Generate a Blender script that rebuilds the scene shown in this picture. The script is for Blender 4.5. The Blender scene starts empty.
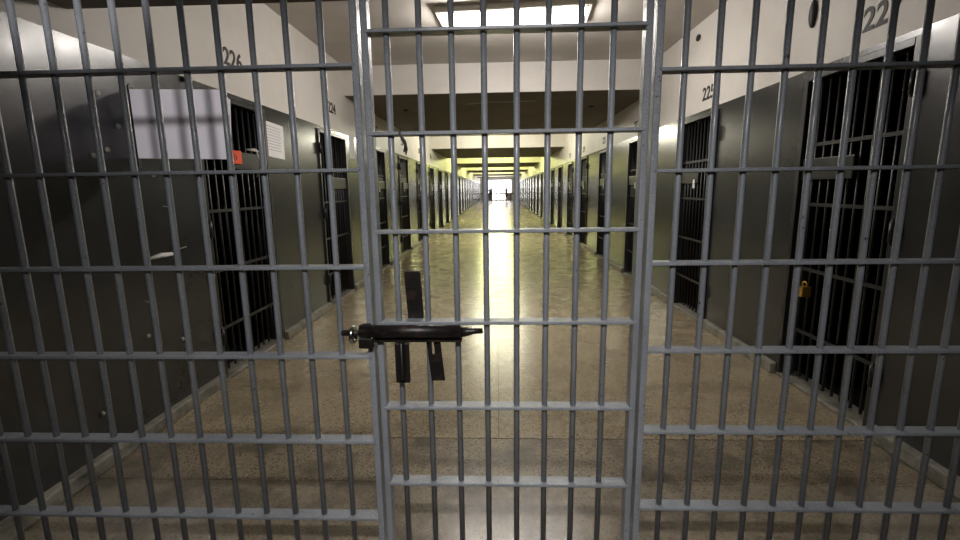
import bpy, math, random
from mathutils import Matrix, Vector
random.seed(7)
C = bpy.context.scene.collection
D = bpy.data

# ------------------------------------------------------------------ materials
def mat(name, col, rough=.5, metal=0., spec=.5, noise=None, bump=None, emit=None, coat=0.):
    m = D.materials.new(name); m.use_nodes = True
    nt = m.node_tree; b = nt.nodes['Principled BSDF']
    b.inputs['Base Color'].default_value = (*col, 1)
    b.inputs['Roughness'].default_value = rough
    b.inputs['Metallic'].default_value = metal
    b.inputs['Specular IOR Level'].default_value = spec
    b.inputs['Coat Weight'].default_value = coat
    b.inputs['Coat Roughness'].default_value = .12
    geo = nt.nodes.new('ShaderNodeNewGeometry')
    if noise:                       # list of (scale, colour, lo, hi)
        prev = None
        for sc, c2, lo, hi in noise:
            n = nt.nodes.new('ShaderNodeTexNoise'); n.inputs['Scale'].default_value = sc
            n.inputs['Detail'].default_value = 6; n.inputs['Roughness'].default_value = .6
            nt.links.new(geo.outputs['Position'], n.inputs['Vector'])
            r = nt.nodes.new('ShaderNodeMapRange'); r.inputs['From Min'].default_value = lo; r.inputs['From Max'].default_value = hi
            nt.links.new(n.outputs['Fac'], r.inputs['Value'])
            mx = nt.nodes.new('ShaderNodeMix'); mx.data_type = 'RGBA'
            mx.inputs['B'].default_value = (*c2, 1)
            if prev is None: mx.inputs['A'].default_value = (*col, 1)
            else: nt.links.new(prev, mx.inputs['A'])
            nt.links.new(r.outputs['Result'], mx.inputs['Factor'])
            prev = mx.outputs['Result']
        nt.links.new(prev, b.inputs['Base Color'])
    if bump:
        sc, st, dist = bump
        n = nt.nodes.new('ShaderNodeTexNoise'); n.inputs['Scale'].default_value = sc; n.inputs['Detail'].default_value = 5
        nt.links.new(geo.outputs['Position'], n.inputs['Vector'])
        bp = nt.nodes.new('ShaderNodeBump'); bp.inputs['Strength'].default_value = st; bp.inputs['Distance'].default_value = dist
        nt.links.new(n.outputs['Fac'], bp.inputs['Height']); nt.links.new(bp.outputs['Normal'], b.inputs['Normal'])
    if emit:
        b.inputs['Emission Color'].default_value = (*emit[0], 1); b.inputs['Emission Strength'].default_value = emit[1]
    return m

M = {}
M['bar'] = mat('bar_paint', (.20, .212, .23), .36, .0, .6, [(5, (.15, .16, .175), .4, .65), (210, (.30, .315, .33), .55, .66), (45, (.025, .02, .02), .66, .70)], (190, .9, .003), coat=.2)
M['dark_steel'] = mat('lock_steel', (.008, .0065, .006), .42, .2, .5, [(25, (.04, .022, .016), .5, .7)], (120, .4, .002))
M['chrome'] = mat('chrome', (.45, .45, .42), .22, 1.)
M['gray'] = mat('gray_wall_paint', (.036, .037, .037), .26, 0, .5, [(2.5, (.024, .0245, .024), .4, .7), (38, (.09, .085, .07), .70, .75)], (7, .06, .01), coat=.15)
M['white'] = mat('cream_wall_paint', (.68, .65, .61), .5, 0, .4, [(1.6, (.60, .57, .52), .45, .75)], (10, .15, .01))
M['ceil'] = mat('ceiling_paint', (.56, .53, .49), .6, 0, .3, [(1.2, (.48, .45, .41), .4, .7)])
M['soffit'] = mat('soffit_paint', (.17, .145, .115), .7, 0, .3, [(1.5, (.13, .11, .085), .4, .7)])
M['curb'] = mat('worn_curb', (.27, .255, .215), .45, 0, .5, [(9, (.12, .115, .10), .45, .65)], (40, .4, .006))
M['cell'] = mat('cell_darkness', (.006, .006, .006), .9, spec=.1)  # near-black colour stands in for the unlit cell interiors
M['door'] = mat('door_paint', (.012, .012, .013), .4, .1, .5, [(60, (.09, .085, .08), .66, .75)])
M['doorframe'] = mat('door_frame_paint', (.025, .025, .026), .35, .1, .5, [(40, (.08, .078, .07), .66, .76)])
M['crossbar'] = mat('crossbar_paint', (.028, .028, .028), .5, 0, .3)
M['black'] = mat('black_paint', (.015, .013, .012), .6)
M['tape'] = mat('black_tape', (.01, .01, .01), .5)
M['paper'] = mat('paper', (.82, .81, .82), .7)
M['paper2'] = mat('board', (.88, .84, .90), .7, noise=[(3, (.82, .78, .84), .4, .7)])
M['print'] = mat('print_grey', (.35, .34, .36), .8)
M['tag'] = mat('orange_tag', (.85, .075, .015), .5)
M['cable'] = mat('white_cable', (.7, .68, .6), .5)
M['knob'] = mat('pale_knob', (.55, .5, .42), .5)
M['brass'] = mat('brass', (.5, .3, .06), .4, .8)
M['bolt'] = mat('worn_bolt', (.30, .29, .26), .5)
M['housing'] = mat('lamp_housing', (.6, .57, .5), .5)
M['tube1'] = mat('tube_warm', (.9, .9, .9), .5, emit=((1, .93, .84), 14))
M['tube2'] = mat('tube_yellow', (.9, .9, .9), .5, emit=((1, .97, .45), 8))
M['daylight'] = mat('bright_glass', (.9, .9, .9), .2, emit=((1, .97, .98), 3.2))
M['winframe'] = mat('window_frame_paint', (.25, .24, .22), .5)
M['red'] = mat('dark_red_cloth', (.16, .03, .025), .9)
M['dcloth'] = mat('dark_cloth', (.03, .025, .03), .9)
M['skin'] = mat('skin', (.45, .27, .2), .6)
M['hair'] = mat('hair', (.03, .02, .015), .6)

def floor_material(name, base, speck1, speck2, rough, stain):
    m = mat(name, base, rough, 0, .5)
    nt = m.node_tree; b = nt.nodes['Principled BSDF']
    geo = nt.nodes.new('ShaderNodeNewGeometry')
    v = nt.nodes.new('ShaderNodeTexVoronoi'); v.inputs['Scale'].default_value = 130
    nt.links.new(geo.outputs['Position'], v.inputs['Vector'])
    sep = nt.nodes.new('ShaderNodeSeparateColor'); nt.links.new(v.outputs['Color'], sep.inputs[0])
    r = nt.nodes.new('ShaderNodeValToRGB'); r.color_ramp.interpolation = 'CONSTANT'
    r.color_ramp.elements[0].color = (*speck2, 1)
    r.color_ramp.elements[1].position = .16; r.color_ramp.elements[1].color = (*base, 1)
    e = r.color_ramp.elements.new(.8); e.color = (*speck1, 1)
    nt.links.new(sep.outputs['Red'], r.inputs['Fac'])
    n = nt.nodes.new('ShaderNodeTexNoise'); n.inputs['Scale'].default_value = 3.2; n.inputs['Detail'].default_value = 8; n.inputs['Roughness'].default_value = .65
    nt.links.new(geo.outputs['Position'], n.inputs['Vector'])
    mr = nt.nodes.new('ShaderNodeMapRange'); mr.inputs['From Min'].default_value = .46; mr.inputs['From Max'].default_value = .66
    mr.inputs['To Max'].default_value = stain
    nt.links.new(n.outputs['Fac'], mr.inputs['Value'])
    mx = nt.nodes.new('ShaderNodeMix'); mx.data_type = 'RGBA'; mx.inputs['B'].default_value = (.07, .058, .042, 1)
    nt.links.new(mr.outputs['Result'], mx.inputs['Factor']); nt.links.new(r.outputs['Color'], mx.inputs['A'])
    nt.links.new(mx.outputs['Result'], b.inputs['Base Color'])
    rr = nt.nodes.new('ShaderNodeMapRange'); rr.inputs['To Min'].default_value = rough; rr.inputs['To Max'].default_value = rough + .12
    nt.links.new(n.outputs['Fac'], rr.inputs['Value']); nt.links.new(rr.outputs['Result'], b.inputs['Roughness'])
    n2 = nt.nodes.new('ShaderNodeTexNoise'); n2.inputs['Scale'].default_value = 9
    nt.links.new(geo.outputs['Position'], n2.inputs['Vector'])
    bp = nt.nodes.new('ShaderNodeBump'); bp.inputs['Strength'].default_value = .05; bp.inputs['Distance'].default_value = .01
    nt.links.new(n2.outputs['Fac'], bp.inputs['Height']); nt.links.new(bp.outputs['Normal'], b.inputs['Normal'])
    return m
M['floor'] = floor_material('terrazzo_floor', (.34, .275, .18), (.42, .355, .25), (.12, .095, .06), .21, .35)
M['dirty'] = floor_material('dirty_terrazzo', (.23, .185, .125), (.32, .27, .19), (.06, .048, .034), .24, 1.0)
M['apron'] = floor_material('worn_concrete', (.22, .185, .13), (.24, .205, .15), (.15, .12, .085), .2, .9)

# ------------------------------------------------------------------ mesh helpers
class MB:
    def __init__(s): s.v = []; s.f = []; s.m = []; s.sm = []
    def box(s, x0, x1, y0, y1, z0, z1, mi=0, mx=None):
        n = len(s.v)
        P = [(x0,y0,z0),(x1,y0,z0),(x1,y1,z0),(x0,y1,z0),(x0,y0,z1),(x1,y0,z1),(x1,y1,z1),(x0,y1,z1)]
        if mx: P = [tuple(mx @ Vector(p)) for p in P]
        s.v += P
        for q in ((0,3,2,1),(4,5,6,7),(0,1,5,4),(1,2,6,5),(2,3,7,6),(3,0,4,7)):
            s.f.append(tuple(n+i for i in q)); s.m.append(mi); s.sm.append(False)
        return s
    def tube(s, pts, r, seg=12, mi=0, radii=None, cap=True):
        pts = [Vector(p) for p in pts]; n0 = len(s.v); N = len(pts)
        ref = None
        for i, p in enumerate(pts):
            t = (pts[min(i+1, N-1)] - pts[max(i-1, 0)]).normalized()
            if ref is None: ref = t.orthogonal().normalized()
            a = (ref - t * ref.dot(t)).normalized(); b = t.cross(a); ref = a
            rr = radii[i] if radii else r
            for k in range(seg):
                th = 2*math.pi*k/seg
                s.v.append(tuple(p + a*math.cos(th)*rr + b*math.sin(th)*rr))
        for i in range(N-1):
            for k in range(seg):
                k2 = (k+1) % seg
                s.f.append((n0+i*seg+k, n0+i*seg+k2, n0+(i+1)*seg+k2, n0+(i+1)*seg+k)); s.m.append(mi); s.sm.append(True)
        if cap:
            s.f.append(tuple(n0+k for k in reversed(range(seg)))); s.m.append(mi); s.sm.append(False)
            s.f.append(tuple(n0+(N-1)*seg+k for k in range(seg))); s.m.append(mi); s.sm.append(False)
        return s
    def torus(s, c, R, r, axis='x', seg=24, rs=10, mi=0):
        n0 = len(s.v)
        for i in range(seg):
            a = 2*math.pi*i/seg
            for k in range(rs):
                b = 2*math.pi*k/rs; q = R + r*math.cos(b)
                p = {'x': (r*math.sin(b), q*math.cos(a), q*math.sin(a)), 'y': (q*math.cos(a), r*math.sin(b), q*math.sin(a))}[axis]
                s.v.append((c[0]+p[0], c[1]+p[1], c[2]+p[2]))
        for i in range(seg):
            for k in range(rs):
                s.f.append((n0+i*rs+k, n0+i*rs+(k+1)%rs, n0+((i+1)%seg)*rs+(k+1)%rs, n0+((i+1)%seg)*rs+k)); s.m.append(mi); s.sm.append(True)
        return s
    def ball(s, c, rx, ry, rz, mi=0, a=14, b=9):
        pts = [(c[0], c[1], c[2]-rz*math.cos(math.pi*i/b)) for i in range(b+1)]
        n0 = len(s.v)
        for i in range(b+1):
            q = max(math.sin(math.pi*i/b), .02)
            for k in range(a):
                th = 2*math.pi*k/a
                s.v.append((c[0]+rx*q*math.cos(th), c[1]+ry*q*math.sin(th), pts[i][2]))
        for i in range(b):
            for k in range(a):
                s.f.append((n0+i*a+k, n0+i*a+(k+1)%a, n0+(i+1)*a+(k+1)%a, n0+(i+1)*a+k)); s.m.append(mi); s.sm.append(True)
        s.f.append(tuple(n0+k for k in reversed(range(a)))); s.m.append(mi); s.sm.append(True)
        s.f.append(tuple(n0+b*a+k for k in range(a))); s.m.append(mi); s.sm.append(True)
        return s
    def prism(s, poly, y0, y1, mi=0):
        """poly in x,z (counter-clockwise seen from -y)"""
        n = len(s.v); k = len(poly)
        s.v += [(x, y0, z) for x, z in poly] + [(x, y1, z) for x, z in poly]
        s.f.append(tuple(n+i for i in range(k))); s.m.append(mi); s.sm.append(False)
        s.f.append(tuple(n+k+i for i in reversed(range(k)))); s.m.append(mi); s.sm.append(False)
        for i in range(k):
            j = (i+1) % k
            s.f.append((n+i, n+k+i, n+k+j, n+j)); s.m.append(mi); s.sm.append(False)
        return s
    def mesh(s, name, mats):
        me = D.meshes.new(name); me.from_pydata(s.v, [], s.f)
        for m in (mats if isinstance(mats, (list, tuple)) else [mats]): me.materials.append(m)
        me.polygons.foreach_set('material_index', s.m); me.polygons.foreach_set('use_smooth', s.sm)
        me.update(); return me
    def build(s, name, mats, parent=None, bevel=0, loc=None):
        return link(name, s.mesh(name, mats), parent, bevel, loc)

def link(name, me, parent=None, bevel=0, loc=None):
    o = D.objects.new(name, me); C.objects.link(o)
    if parent: o.parent = parent
    if loc is not None: o.location = loc
    if bevel:
        b = o.modifiers.new('bevel', 'BEVEL'); b.width = bevel; b.segments = 2; b.limit_method = 'ANGLE'
    return o
def empty(name, loc=(0,0,0), rz=0):
    o = D.objects.new(name, None); C.objects.link(o); o.location = loc; o.rotation_euler.z = rz
    o.empty_display_size = .1; return o
def tag(o, label=None, cat=None, group=None, kind=None):
    if label: o['label'] = label
    if cat: o['category'] = cat
    if group: o['group'] = group
    if kind: o['kind'] = kind
    return o
def struct(o): o['kind'] = 'structure'; return o

# ------------------------------------------------------------------ dimensions
XL, XR = -2.20, 2.25          # corridor walls
ZC, ZS = 3.27, 2.86           # high ceiling, low soffit
YB, YE = -1.2, 62.0           # behind the camera, far end
GT = 2.31                     # top of grey paint
DT = 2.24                     # top of door openings
GY = 1.6                      # plane of the front bars
ND = 25
doorsL = [(3.40 + 2.36*k, 3.40 + 2.36*k + 1.06) for k in range(ND - 1)]
doorsR = [(2.66 + 2.27*k, 2.66 + 2.27*k + .94) for k in range(ND)]

# ------------------------------------------------------------------ setting
f = MB(); f.box(XL-.02, XR+.02, 2.60, YE, -.1, 0); struct(f.build('floor', M['floor']))
f = MB(); f.box(XL-.02, XR+.02, 2.17, 2.592, -.1, -.001); struct(f.build('floor_strip', M['dirty']))
f = MB(); f.box(XL-.02, XR+.02, YB, 2.17, -.1, -.002); struct(f.build('floor_apron', M['apron']))
f = MB(); f.box(XL, XR, 2.592, 2.60, -.1, -.004)
f.box(-.002, .003, 2.60, 60, -.001, .0006)
struct(f.build('trim_1', M['black']))          # joint lines in the floor

for side, X, s, doors in (('left', XL, -1, doorsL), ('right', XR, 1, doorsR)):
    a, b = sorted((X, X + s*.16))
    w = MB(); y = YB
    for (d0, d1) in doors:
        w.box(a, b, y, d0, 0, GT); w.box(a, b, d0, d1, DT, GT); y = d1
    w.box(a, b, y, YE, 0, GT)
    wl = struct(w.build('wall_' + side, M['gray']))
    u = MB(); u.box(a, b, YB, YE, GT, ZC + .1); struct(u.build('wall_upper_' + side, M['white']))
    # cells behind the doors
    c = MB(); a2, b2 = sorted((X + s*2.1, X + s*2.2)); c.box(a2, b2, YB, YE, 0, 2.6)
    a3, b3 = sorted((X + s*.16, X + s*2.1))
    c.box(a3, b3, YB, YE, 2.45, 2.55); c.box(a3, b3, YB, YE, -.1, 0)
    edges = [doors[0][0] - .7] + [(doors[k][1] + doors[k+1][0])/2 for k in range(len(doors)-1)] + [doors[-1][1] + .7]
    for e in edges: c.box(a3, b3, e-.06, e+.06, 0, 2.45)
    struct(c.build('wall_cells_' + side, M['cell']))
    # curb
    k_ = MB(); y = YB; a4, b4 = sorted((X - s*.05, X + s*.02))
    for (d0, d1) in doors:
        k_.box(a4, b4, y, d0 - .02, -.001, .085); y = d1 + .02
        a5, b5 = sorted((X - s*.02, X + s*.16)); k_.box(a5, b5, d0, d1, -.001, .03)
    k_.box(a4, b4, y, YE, -.001, .085)
    struct(k_.build('baseboard_' + side, M['curb'], bevel=.012))

# rivets and a paint chip on the near left wall, all part of that wall
WL = D.objects['wall_left']
for (yy, zz) in ((2.59,2.05),(2.70,1.89),(2.60,1.75),(2.50,1.71),(2.84,2.14),(2.93,1.62),(2.7,.62),(3.0,.5),(2.3,.3)):
    MB().ball((XL + .004, yy, zz), .010, .016, .016).build('rivet', M['bolt'], WL)
b = MB()
b.tube([(XL+.006, 2.79, 1.098), (XL+.007, 2.9, 1.104), (XL+.006, 3.0, 1.10)], .012, 8, radii=[.008, .017, .012])
b.build('paint_chip', M['paper'], WL)
for pts in ([(3.02,1.30),(3.06,1.27),(3.05,1.22),(3.08,1.17)], [(2.98,1.42),(3.08,1.405)], [(3.05,1.12),(3.16,1.13)], [(2.72,.84),(2.80,.80)], [(4.75,.55),(4.78,.47)]):
    MB().tube([(XL+.001, a, z) for a, z in pts], .0035, 6).build('scratch', M['bolt'], WL)

# ceiling: high coffers and low soffits, white faces on the beams
high = [(3.2, 6.93)] + [(11.7 + 9.0*k, 15.9 + 9.0*k) for k in range(6)]
c = MB(); c.box(XL, XR, YB, YE, ZC, ZC + .1); struct(c.build('ceiling', M['ceil']))
low = [(YB, 2.7)] + [(high[i][1], high[i+1][0]) for i in range(len(high)-1)] + [(high[-1][1], YE)]
for i, (y0, y1) in enumerate(low):
    if y1 <= y0: continue
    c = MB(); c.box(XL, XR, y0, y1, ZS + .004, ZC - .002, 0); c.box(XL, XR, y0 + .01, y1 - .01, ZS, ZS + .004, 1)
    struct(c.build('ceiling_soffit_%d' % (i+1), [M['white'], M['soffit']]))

c = MB(); c.box(XL, XR, 2.2, 2.48, 2.44, ZS+.002); struct(c.build('light_blocking_beam', M['soffit']))  # beam added to block lamp light from the upper side walls
# far end: glazed end wall
w = MB(); w.box(XL-.2, XR+.2, YE, YE+.2, -.1, ZC+.1); struct(w.build('wall_far', M['white']))
w = MB(); w.box(XL-.2, XR+.2, YB-.15, YB, -.1, ZC+.1); struct(w.build('wall_back', M['gray']))
wn = empty('window_1', (0, YE-.02, 0)); struct(wn)
p = MB(); p.box(-1.9, 1.95, -.02, -.005, .95, 2.7).box(-.62, 1.4, -.02, -.005, .12, .95); p.build('pane', M['daylight'], wn)
fr = MB(); fr.box(-1.9, -.62, -.02, -.005, .12, .95).box(1.4, 1.95, -.02, -.005, .12, .95)
for x in (-1.95, -.66, .66, 1.92): fr.box(x-.03, x+.05, -.06, .0, .05, 2.75)
for z in (.05, 2.7): fr.box(-1.95, 1.95, -.06, 0, z, z+.08)
fr.build('window_frame', M['winframe'], wn)

# ------------------------------------------------------------------ cell doors
def door_meshes(w):
    r = {}
    r['w'] = w
    t = .045
    r['door_frame'] = MB().box(-.03, .05, 0, t, 0, DT).box(-.03, .05, w-t, w, 0, DT).box(-.03, .05, t, w-t, DT-t, DT).mesh('door_frame', M['doorframe'])
    r['bar'] = MB().tube([(0,0,.04), (0,0,DT-.05)], .0105, 8).mesh('bar', M['door'])
    r['crossbar'] = MB().box(-.006, .006, t, w-t, -.012, .012).mesh('crossbar', M['crossbar'])
    r['lock_box'] = MB().box(-.035, .035, w*.42, w-t, -.075, .075).mesh('lock_box', M['door'])
    r['hinge'] = MB().tube([(-.0,0,-.06), (0,0,.06)], .016, 8).tube([(0,0,-.075),(0,0,.075)], .007, 6).mesh('hinge', M['door'])
    r['latch_tag'] = MB().box(.036, .040, w*.5, w*.5+.05, -.13, -.03).mesh('latch_tag', M['paper'])
    far = MB(); n = 9
    for i in range(n):
        y = t + (w-2*t)*(i+1)/(n+1); far.tube([(0,y,.04),(0,y,DT-.05)], .0105, 6)
    for z in (.42,.89,1.36,1.78): far.box(-.006,.006,t,w-t,z-.012,z+.012)
    far.box(-.035,.035,w*.42,w-t,1.53,1.68)
    r['grille'] = far.mesh('grille', M['door'])
    return r
dmL, dmR = door_meshes(1.06), door_meshes(.94)
ordinals = ['first','second','third','fourth','fifth','sixth','seventh','eighth','ninth','tenth']
def cell_door(side, k, y0, dm):
    X = XL - .03 if side == 'left' else XR + .03
    num = (226 if side == 'left' else 227) - 2*k
    mir = 1 if side == 'left' else -1
    if k >= 6:
        o = empty('cell_door', (X, y0, .03)); o.scale = (mir, 1, 1); o['kind'] = 'thing'
        link('door_frame', dm['door_frame'], o); link('grille', dm['grille'], o)
        if k < 10: tag(o, '%s barred cell door from the gate along the %s wall' % (ordinals[k], side), 'cell door')
        else: tag(o, 'far-off barred cell door beyond the tenth along the %s wall' % side, 'cell door')
        o['group'] = 'cell doors along the %s wall' % side
        return o
    r = empty('cell_door', (X, y0, .03)); r.scale = (mir, 1, 1); r['kind'] = 'thing'
    lab = {('left',0): 'dark barred cell door with an orange-red lock tag, nearest on the left wall',
           ('left',1): 'dark barred cell door under the painted number 224, second on the left wall',
           ('left',2): 'narrow-looking barred cell door behind the left edge of the gate, third on the left wall',
           ('right',0): 'large dark barred cell door with a yellow brass padlock, nearest on the right wall',
           ('right',1): 'dark barred cell door under the painted number 225, second on the right wall'}.get((side,k),
           '%s barred cell door from the gate along the %s wall' % (ordinals[k], side))
    tag(r, lab, 'cell door', 'cell doors along the %s wall' % side)
    w = dm['w']; t = .045
    link('door_frame', dm['door_frame'], r, .004)
    n = 9
    for i in range(n): link('bar', dm['bar'], r, 0, (0, t + (w-2*t)*(i+1)/(n+1), 0))
    for z in (.42, .89, 1.36, 1.78): link('crossbar', dm['crossbar'], r, 0, (.012, 0, z - .03))
    lb = link('lock_box', dm['lock_box'], r, .006, (0, 0, 1.58))
    for z in (.35, 1.2, 2.0): link('hinge', dm['hinge'], r, 0, (.06, .012, z))
    if side == 'right' or k > 1:
        tg = link('latch_tag', dm['latch_tag'], lb); tg['label'] = 'small white tag on the lock box'
    return r
DL = [cell_door('left', k, d[0], dmL) for k, d in enumerate(doorsL)]
DR = [cell_door('right', k, d[0], dmR) for k, d in enumerate(doorsR)]
# things on the nearest doors
def part(name, mb, m, parent, label=None, bevel=0):
    o = mb.build(name, m, parent, bevel)
    if label: o['label'] = label
    return o
d = DL[0]      # local frame: y from 3.40, x from XL-.03, z from .03
lb = [c for c in d.children if c.name.startswith('lock_box')][0]
lb.location.z = 1.74
b = MB(); b.box(.036, .046, .40, .58, .0, .11); o = part('warning_tag', b, M['tag'], lb, 'orange-red rectangular tag', .003); o.location.z = -.03
b = MB(); b.box(.0461, .0466, .46, .47, -.01+.03, .08); b.box(.0461,.0466,.49,.5,.03,.075); o = part('tag_mark', b, M['black'], lb); o.location.z = -.03
cb = MB()
cb.tube([(.05,.66,1.87),(.10,.70,1.875),(.12,.76,1.85),(.10,.83,1.76),(.07,.88,1.70)], .007, 8)
cb.tube([(.05,.66,1.87),(.11,.71,1.86),(.12,.75,1.78),(.09,.78,1.70),(.05,.79,1.64)], .006, 8)
o = cb.build('cable', M['cable'], None); o.location = (XL-.03, 3.40, .0)
tag(o, 'white looped cable hanging beside the orange-red tag on the nearest left cell door', 'cable')
b = MB(); b.box(-.02,.04,-.03,.03,-.04,.035); b.torus((.01,0,.045), .022, .006, 'x')
o = b.build('padlock', M['brass'], None, 0, (XR - .03, 3.36, .74)); tag(o, 'small yellow brass padlock hanging on the nearest right cell door', 'padlock')

# ------------------------------------------------------------------ painted numbers (procedural strokes)
def text_mesh(txt, size):
    cu = D.curves.new('number', 'FONT'); cu.body = txt; cu.size = size; cu.extrude = .0015; cu.align_x = 'CENTER'; cu.offset = size*.02
    o = D.objects.new('tmp', cu); C.objects.link(o)
    dg = bpy.context.evaluated_depsgraph_get(); me = D.meshes.new_from_object(o.evaluated_get(dg))
    D.objects.remove(o); me.materials.clear(); me.materials.append(M['black']); return me
for side, doors, n0 in (('left', doorsL, 226), ('right', doorsR, 227)):
    for k in range(6):
        yc = sum(doors[k])/2 + (-.03 if side == 'left' else .1)
        if side == 'left':  yc = [4.02, 6.36][k] if k < 2 else yc
        else: yc = [2.98, 5.22][k] if k < 2 else yc
        z = 2.535 if side == 'left' else 2.415
        o = link('painted_number', text_mesh(str(n0 - 2*k), .19), D.objects['wall_upper_' + side])
        if side == 'left': o.rotation_euler = (math.pi/2, 0, math.pi/2); o.location = (XL + .002, yc, z)
        else: o.rotation_euler = (math.pi/2, 0, -math.pi/2); o.location = (XR - .002, yc, z)
        o['label'] = 'black number %d painted above a %s cell door' % (n0 - 2*k, side)

# ------------------------------------------------------------------ sheets and small marks
def notice(y0, y1, z0, z1, side, tilt, lines, label):
    X = XL + .0008 if side == 'left' else XR - .0008
    s = 1 if side == 'left' else -1
    r = empty('paper_notice', (X, (y0+y1)/2, (z0+z1)/2)); w = (y1-y0)/2; h = (z1-z0)/2
    r.rotation_euler.x = tilt
    MB().box(-.001, .001, -w, w, -h, h).build('sheet', M['paper'], r)
    if lines:
        b = MB()
        for i in range(lines):
            z = h*.75 - i*(h*1.5/lines); e = random.uniform(.1, .3)
            a, c = sorted((s*.0012, s*.0018)); b.box(a, c, -w*(.75-e*.5), w*(.75-e*.5), z-.003, z+.003)
        b.build('printed_lines', M['print'], r)
    tag(r, label, 'notice'); return r
notice(4.42, 4.84, 1.84, 2.17, 'left', -.03, 9, 'white printed paper notice on the grey wall between the first two left cell doors')
notice(7.02, 7.26, 1.99, 2.33, 'left', .02, 0, 'blank white paper on the left wall just past the second cell door')
notice(6.78, 6.92, 1.86, 2.16, 'right', .0, 0, 'narrow white paper on the right wall just past the second cell door')
# white board standing out from the left wall
r = empty('sign_board', (XL, 2.80, 1.7)); tag(r, 'large blank white board with a clipped corner standing out from the left wall', 'board')
MB().prism([(.02,.015),(.595,.0),(.622,.345),(.585,.375),(.565,.40),(.54,.402),(.02,.415)], 0, .012).build('board', M['paper2'], r)
b = MB(); b.box(0,.022,-.004,.02,-.04,.44); b.box(0,.30,.012,.024,.38,.40); b.build('bracket', M['door'], r)
b = MB(); b.ball((XL+.03, 3.36, 2.30), .03, .03, .024); b.tube([(XL,3.36,2.30),(XL+.03,3.36,2.30)], .012, 8)
b.build('round_knob', M['knob'], WL)['label'] = 'pale round knob on the left wall'
# black oval hook plate on the right upper wall
b = MB(); b.ball((XR-.01, 3.60, 2.69), .02, .035, .095); tag(b.build('wall_plate', M['black']), 'black oval plate on the upper right wall beside number 227', 'wall plate')
for (x, y, z, side) in ((XL+.012, 6.15, 3.11, 'left'), (XR-.012, 5.55, 3.12, 'right')):
    b = MB(); b.ball((x, y, z), .014, .05, .035)
    tag(b.build('wall_stud', M['black']), 'small dark stud high on the %s cream wall just under the ceiling' % side, 'stud')
for x, side in ((-1.55, 'left'), (1.60, 'right')):  # small raised pieces stand for faint stains on the soffit
    b = MB(); b.tube([(x-.04, 8.2, ZS-.006), (x+.04, 8.2, ZS-.006)], .012, 8); b.tube([(x,8.2,ZS),(x,8.2,ZS-.02)], .02, 10)
    tag(b.build('soffit_stain', M['black']), 'small dark stain under the %s side of the nearest low soffit' % side, 'stain')
b = MB(); b.tube([(-.48, 7.62, ZS-.03), (-.1, 7.6, ZS-.006), (.15, 7.62, ZS-.005), (.62, 7.6, ZS-.002)], .006, 6)
tag(b.build('loose_wire', M['cable']), 'thin pale wire sagging under the nearest low ceiling soffit', 'wire')

# ------------------------------------------------------------------ the bars in front
BR, RH, RD = .0106, .006, .026           # bar radius, rail half height, rail half depth
bar_long = MB().tube([(0,0,.02),(0,0,ZS-.01)], BR, 14).mesh('bar', M['bar'])
def panel(name, xs, zs, x_end0, x_end1, post_x, label):
    r = empty(name, (0, GY, 0)); tag(r, label, 'bar screen')
    for x in xs: link('bar', bar_long, r, 0, (x, 0, 0))
    for z in zs: MB().box(x_end0, x_end1, -RD, RD, -RH, RH).build('rail', M['bar'], r, .0025, (0, 0, z))
    MB().box(-.012, .012, -.026, .026, 0, ZS-.002).build('post', M['bar'], r, .005, (post_x, 0, 0))
    MB().box(x_end0, x_end1, -.03, .03, 0, .02).build('sill', M['bar'], r, .003)
    return r
zl = [1.9061, 1.5703, 1.2346, .9037, .567, .2435]; zl = [zl[0]+.68, zl[0]+.34] + zl
zr = [1.8695, 1.5523, 1.2399, .9246, .615, .3044]; zr = [zr[0]+.63, zr[0]+.315] + zr
xl = [-.4588 - .1153*k for k in range(1, 16) if -.4588 - .1153*k > XL + .02]
xr = [.608 + .1059*k for k in range(16) if .608 + .1059*k < XR - .02]
PL = panel('barred_screen', xl, zl, XL, -.4588, -.4588, 'fixed screen of grey painted bars to the left of the gate')
PR = panel('barred_screen', xr, zr, .519, XR, .519, 'fixed screen of grey painted bars to the right of the gate')

gate = empty('barred_gate', (-.4251, GY, 0))
tag(gate, 'grey barred gate with a black slide lock in the middle of the bar wall', 'gate')
gx = [-.3569, -.2507, -.1450, -.0398, .0672, .1703, .2740, .3777]
gz = [2.335, 2.0072, 1.6873, 1.3582, 1.0314, .7071, .3964, .08]
bar_gate = MB().tube([(0,0,.05),(0,0,2.62)], BR, 14).mesh('bar', M['bar'])
for x in gx: link('bar', bar_gate, gate, 0, (x + .4251, 0, 0))
for z in gz + [2.61]:
    MB().box(-.0, .9105, -RD, RD, -RH, RH).build('rail', M['bar'], gate, .0025, (0, 0, z))
for x in (-.4251, .4854): MB().box(-.0115, .0115, -.024, .024, .04, 2.63).build('stile', M['bar'], gate, .005, (x + .4251, 0, 0))
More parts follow.
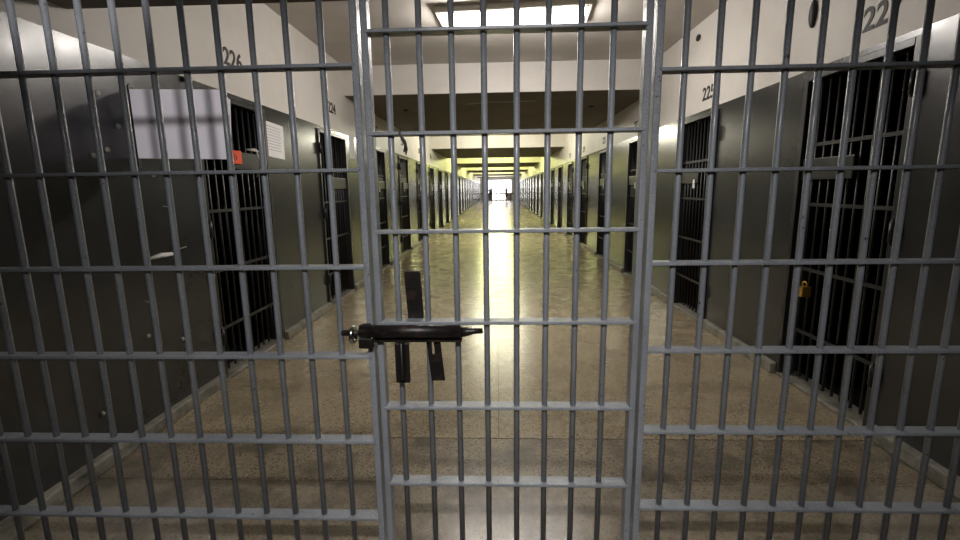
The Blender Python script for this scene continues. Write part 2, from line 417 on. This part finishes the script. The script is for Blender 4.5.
# lock (coordinates local to gate: x+.4251, y-GY)
gx0 = .4251
lk = MB(); lk.tube([(-.487+gx0, -.052, 1.012), (-.13+gx0, -.052, 1.012)], .0225, 20)
lock = part('lock_tube', lk, M['dark_steel'], gate, 'dark steel tube of the slide lock')
b = MB(); b.box(-.44+gx0, -.128+gx0, -.045, -.026, .968, 1.01); part('lock_plate', b, M['dark_steel'], lock, bevel=.003)
b = MB(); b.tube([(-.13+gx0, -.052, 1.008), (-.10+gx0, -.052, 1.010), (-.085+gx0, -.052, 1.012), (-.053+gx0, -.052, 1.013)], .01, 12, radii=[.018, .014, .010, .009]); part('slide_bolt', b, M['dark_steel'], lock)
b = MB(); b.tube([(-.552+gx0, -.052, 1.006), (-.48+gx0, -.052, 1.006)], .0105, 12); part('bolt_tip', b, M['dark_steel'], lock)
b = MB(); b.torus((-.512+gx0, -.052, 1.0), .026, .0085, 'x'); o = part('ring', b, M['chrome'], lock, 'shiny chrome ring on the lock end')
b = MB(); b.box(-.495+gx0, -.445+gx0, -.055, -.02, .948, .985).box(-.487+gx0, -.452+gx0, -.052, -.026, 1.0, 1.035); part('keeper', b, M['dark_steel'], lock, bevel=.003)
b = MB(); b.prism([(-.330+gx0,1.03),(-.272+gx0,1.03),(-.280+gx0,1.207),(-.284+gx0,1.213),(-.334+gx0,1.213),(-.339+gx0,1.207)], .028, .040); part('strap_plate', b, M['dark_steel'], gate, 'dark steel plate standing up behind the lock rail', .002)
b = MB(); b.box(-.369+gx0, -.318+gx0, -.045, -.026, .815, .965); b.tube([(-.343+gx0,-.05,.83),(-.343+gx0,-.05,.97)], .012, 10); part('strap_plate', b, M['dark_steel'], gate, 'dark steel plate hanging under the lock', .004)
b = MB(); b.prism([(-.242+gx0,.818),(-.193+gx0,.818),(-.207+gx0,.975),(-.232+gx0,.975),(-.228+gx0,.92),(-.236+gx0,.92),(-.245+gx0,.975),(-.257+gx0,.975)], -.030, -.022); part('key_flap', b, M['dark_steel'], gate, 'dark tapered flap with a slot under the lock', .002)
b = MB()
b.tube([(-.317,GY-.03,1.70),(-.322,GY-.032,1.685),(-.306,GY-.03,1.66),(-.300,GY-.03,1.635),(-.303,GY-.03,1.615)], .005, 6, radii=[.002,.004,.006,.005,.0015])
b.tube([(-.303,GY-.03,1.655),(-.309,GY-.031,1.625)], .003, 6)
tag(b.build('tape_strip', M['tape']), 'thin twisted strip of black tape hanging from the gate rail', 'tape')

# ------------------------------------------------------------------ lamps
def fixture(x, y, rz, tubem, label, L=1.44, group=None):
    r = empty('fluorescent_lamp', (x, y, ZC), rz)
    MB().prism([(-L/2-.04,-.05),(L/2+.04,-.05),(L/2+.04,0),(-L/2-.04,0)], -.11, .11).build('housing', M['housing'], r, .006)
    for yy in (-.055, .055):
        MB().tube([(-L/2,yy,-.072),(L/2,yy,-.072)], .019, 12).build('tube', tubem, r)
    for xx in (-L/2-.03, L/2+.005): MB().box(xx, xx+.025, -.09, .09, -.095, -.05).build('end_cap', M['housing'], r)
    tag(r, label, 'lamp'); 
    if group: r['group'] = group
    return r
def area(name, loc, size, power, col, rot=(0,0,0), spread=math.pi):
    l = D.lights.new(name, 'AREA'); l.shape = 'RECTANGLE'; l.size, l.size_y = size; l.energy = power; l.color = col; l.spread = spread
    o = D.objects.new(name, l); C.objects.link(o); o.location = loc; o.rotation_euler = rot; return o
def points(x, y, power, col, L):
    for dx in (-L/2, 0, L/2):
        l = D.lights.new('lamp_light', 'POINT'); l.energy = power/3; l.color = col; l.shadow_soft_size = .06
        o = D.objects.new('lamp_light', l); C.objects.link(o); o.location = (x+dx, y, ZC-.20)
r = empty('fluorescent_lamp', (.18, 5.08, ZC), -.07); tag(r, 'wide glowing fluorescent ceiling lamp just beyond the gate, nearest of the row', 'lamp')
MB().box(-.76, .76, -.28, .28, -.06, 0).build('housing', M['housing'], r, .006)
MB().prism([(-.70,-.085),(.70,-.085),(.72,-.06),(-.72,-.06)], -.22, .22).build('diffuser', M['tube1'], r)
points(.18, 5.08, 80, (1, .94, .88), 1.1)
lampdat = [(13.8, 230, (1, .96, .76)), (22.8, 330, (.97, 1, .40)), (31.8, 380, (.97, 1, .38)), (40.8, 330, (1, .98, .5)), (49.8, 260, (1, .98, .75)), (58.0, 110, (1,.98,.95))]
for i, (y, p, c) in enumerate(lampdat):
    fixture(0, y, 0, M['tube2'], '%s fluorescent ceiling lamp down the corridor, counted from the gate' % ordinals[i+1], group='lamps down the corridor')
    points(0, y, p, c, 1.1)
area('window_light', (0, YE-.15, 1.5), (3.6, 2.4), 60, (1, .97, .98), (-math.pi/2, 0, 0))
# lamp over the camera side, behind the viewer, under the low soffit
loc = Vector((0, -.6, 2.80)); tgt = Vector((0, 1.6, .3))
q = (tgt - loc).to_track_quat('-Z', 'Y').to_euler()
area('front_lamp_light', loc, (1.1, .12), 17, (1, .98, .98), q, math.radians(78))
sl = D.lights.new('board_fill_spot', 'SPOT'); sl.energy = 230; sl.spot_size = math.radians(17); sl.spot_blend = .8; sl.shadow_soft_size = .05; sl.color = (1, .97, .98)  # unseen fill spot, added to brighten the white board
so = D.objects.new('board_fill_spot', sl); C.objects.link(so); so.location = (-.5, -.5, 2.8)
so.rotation_euler = (Vector((-1.88, 2.78, 1.91)) - so.location).to_track_quat('-Z', 'Y').to_euler()

# ------------------------------------------------------------------ far end: barred gate and figures
r = empty('end_gate', (0, 60.0, 0)); tag(r, 'dark barred gate across the far bright end of the corridor', 'gate')
bm_ = MB().tube([(0,0,0),(0,0,1.75)], .05, 8).mesh('bar', M['black'])
for x in (-1.6,-1.25,-.7,-.1,.45,.8,1.2,1.7): link('bar', bm_, r, 0, (x,0,0))
MB().box(-2.15, 2.2, -.03, .03, .88, 1.0).build('rail', M['black'], r)
def figure(x, y, h, cloth, label, rz=0):
    s = h/1.75
    V = [(0,0,.95),(0,0,1.2),(0,0,1.42),(0,0,1.52),(0,0,1.58),(.09,0,.9),(.1,0,.5),(.1,.02,.08),(.11,-.1,.03),(-.09,0,.9),(-.1,0,.5),(-.1,.02,.08),(-.11,-.1,.03),(.19,0,1.4),(.24,.02,1.12),(.25,-.04,.88),(-.19,0,1.4),(-.24,.02,1.12),(-.25,-.04,.88)]
    R = [.15,.145,.14,.06,.06,.1,.07,.05,.04,.1,.07,.05,.04,.07,.05,.035,.07,.05,.035]
    E = [(0,1),(1,2),(2,3),(3,4),(0,5),(5,6),(6,7),(7,8),(0,9),(9,10),(10,11),(11,12),(2,13),(13,14),(14,15),(2,16),(16,17),(17,18)]
    me = D.meshes.new('body'); me.from_pydata([(a*s,b*s,c*s) for a,b,c in V], E, [])
    me.materials.append(cloth)
    root = empty('person', (x, y, 0), rz); tag(root, label, 'person')
    o = link('body', me, root)
    o.modifiers.new('skin', 'SKIN'); 
    ly = me.skin_vertices[0] if len(me.skin_vertices) else me.skin_vertices
    try:
        for i, rr in enumerate(R): me.skin_vertices[0].data[i].radius = (rr*s, rr*s*.8)
        me.skin_vertices[0].data[0].use_root = True
    except Exception: pass
    sb = o.modifiers.new('sub', 'SUBSURF'); sb.levels = 1; sb.render_levels = 1
    MB().ball((0,-.01*s,1.65*s), .085*s, .1*s, .12*s).ball((0,-.11*s,1.64*s), .015*s,.02*s,.02*s).build('head', M['skin'], root)
    MB().ball((0,.015*s,1.69*s), .093*s, .1*s, .1*s).build('hair', M['hair'], root)
figure(1.15, 57.0, 1.75, M['red'], 'person in dark red clothes standing at the far right end of the corridor')
figure(-.85, 57.5, 1.75, M['dcloth'], 'person in dark clothes standing at the far left end of the corridor')

# ------------------------------------------------------------------ camera, world
cam = D.cameras.new('camera'); co = D.objects.new('camera', cam); C.objects.link(co)
yaw, pitch, roll = -.03864, .17329, -.01389
cy, sy, cp, sp = math.cos(yaw), math.sin(yaw), math.cos(pitch), math.sin(pitch)
fw = Vector((sy*cp, cy*cp, -sp)); rt = Vector((cy, -sy, 0)); up = rt.cross(fw)
r2 = rt*math.cos(roll) + up*math.sin(roll); u2 = -rt*math.sin(roll) + up*math.cos(roll)
mtx = Matrix((r2, u2, -fw)).transposed().to_4x4(); mtx.translation = (0, 0, 1.5)
co.matrix_world = mtx
cam.sensor_width = 36; cam.lens = 460.36/960*36; cam.clip_start = .02; cam.clip_end = 200
bpy.context.scene.camera = co
w = D.worlds.new('world'); bpy.context.scene.world = w; w.use_nodes = True
w.node_tree.nodes['Background'].inputs[0].default_value = (.05, .05, .05, 1); w.node_tree.nodes['Background'].inputs[1].default_value = .08
vs = bpy.context.scene.view_settings; vs.view_transform = 'Standard'; vs.look = 'None'; vs.gamma = 1; vs.exposure = 0; vs.use_curve_mapping = False
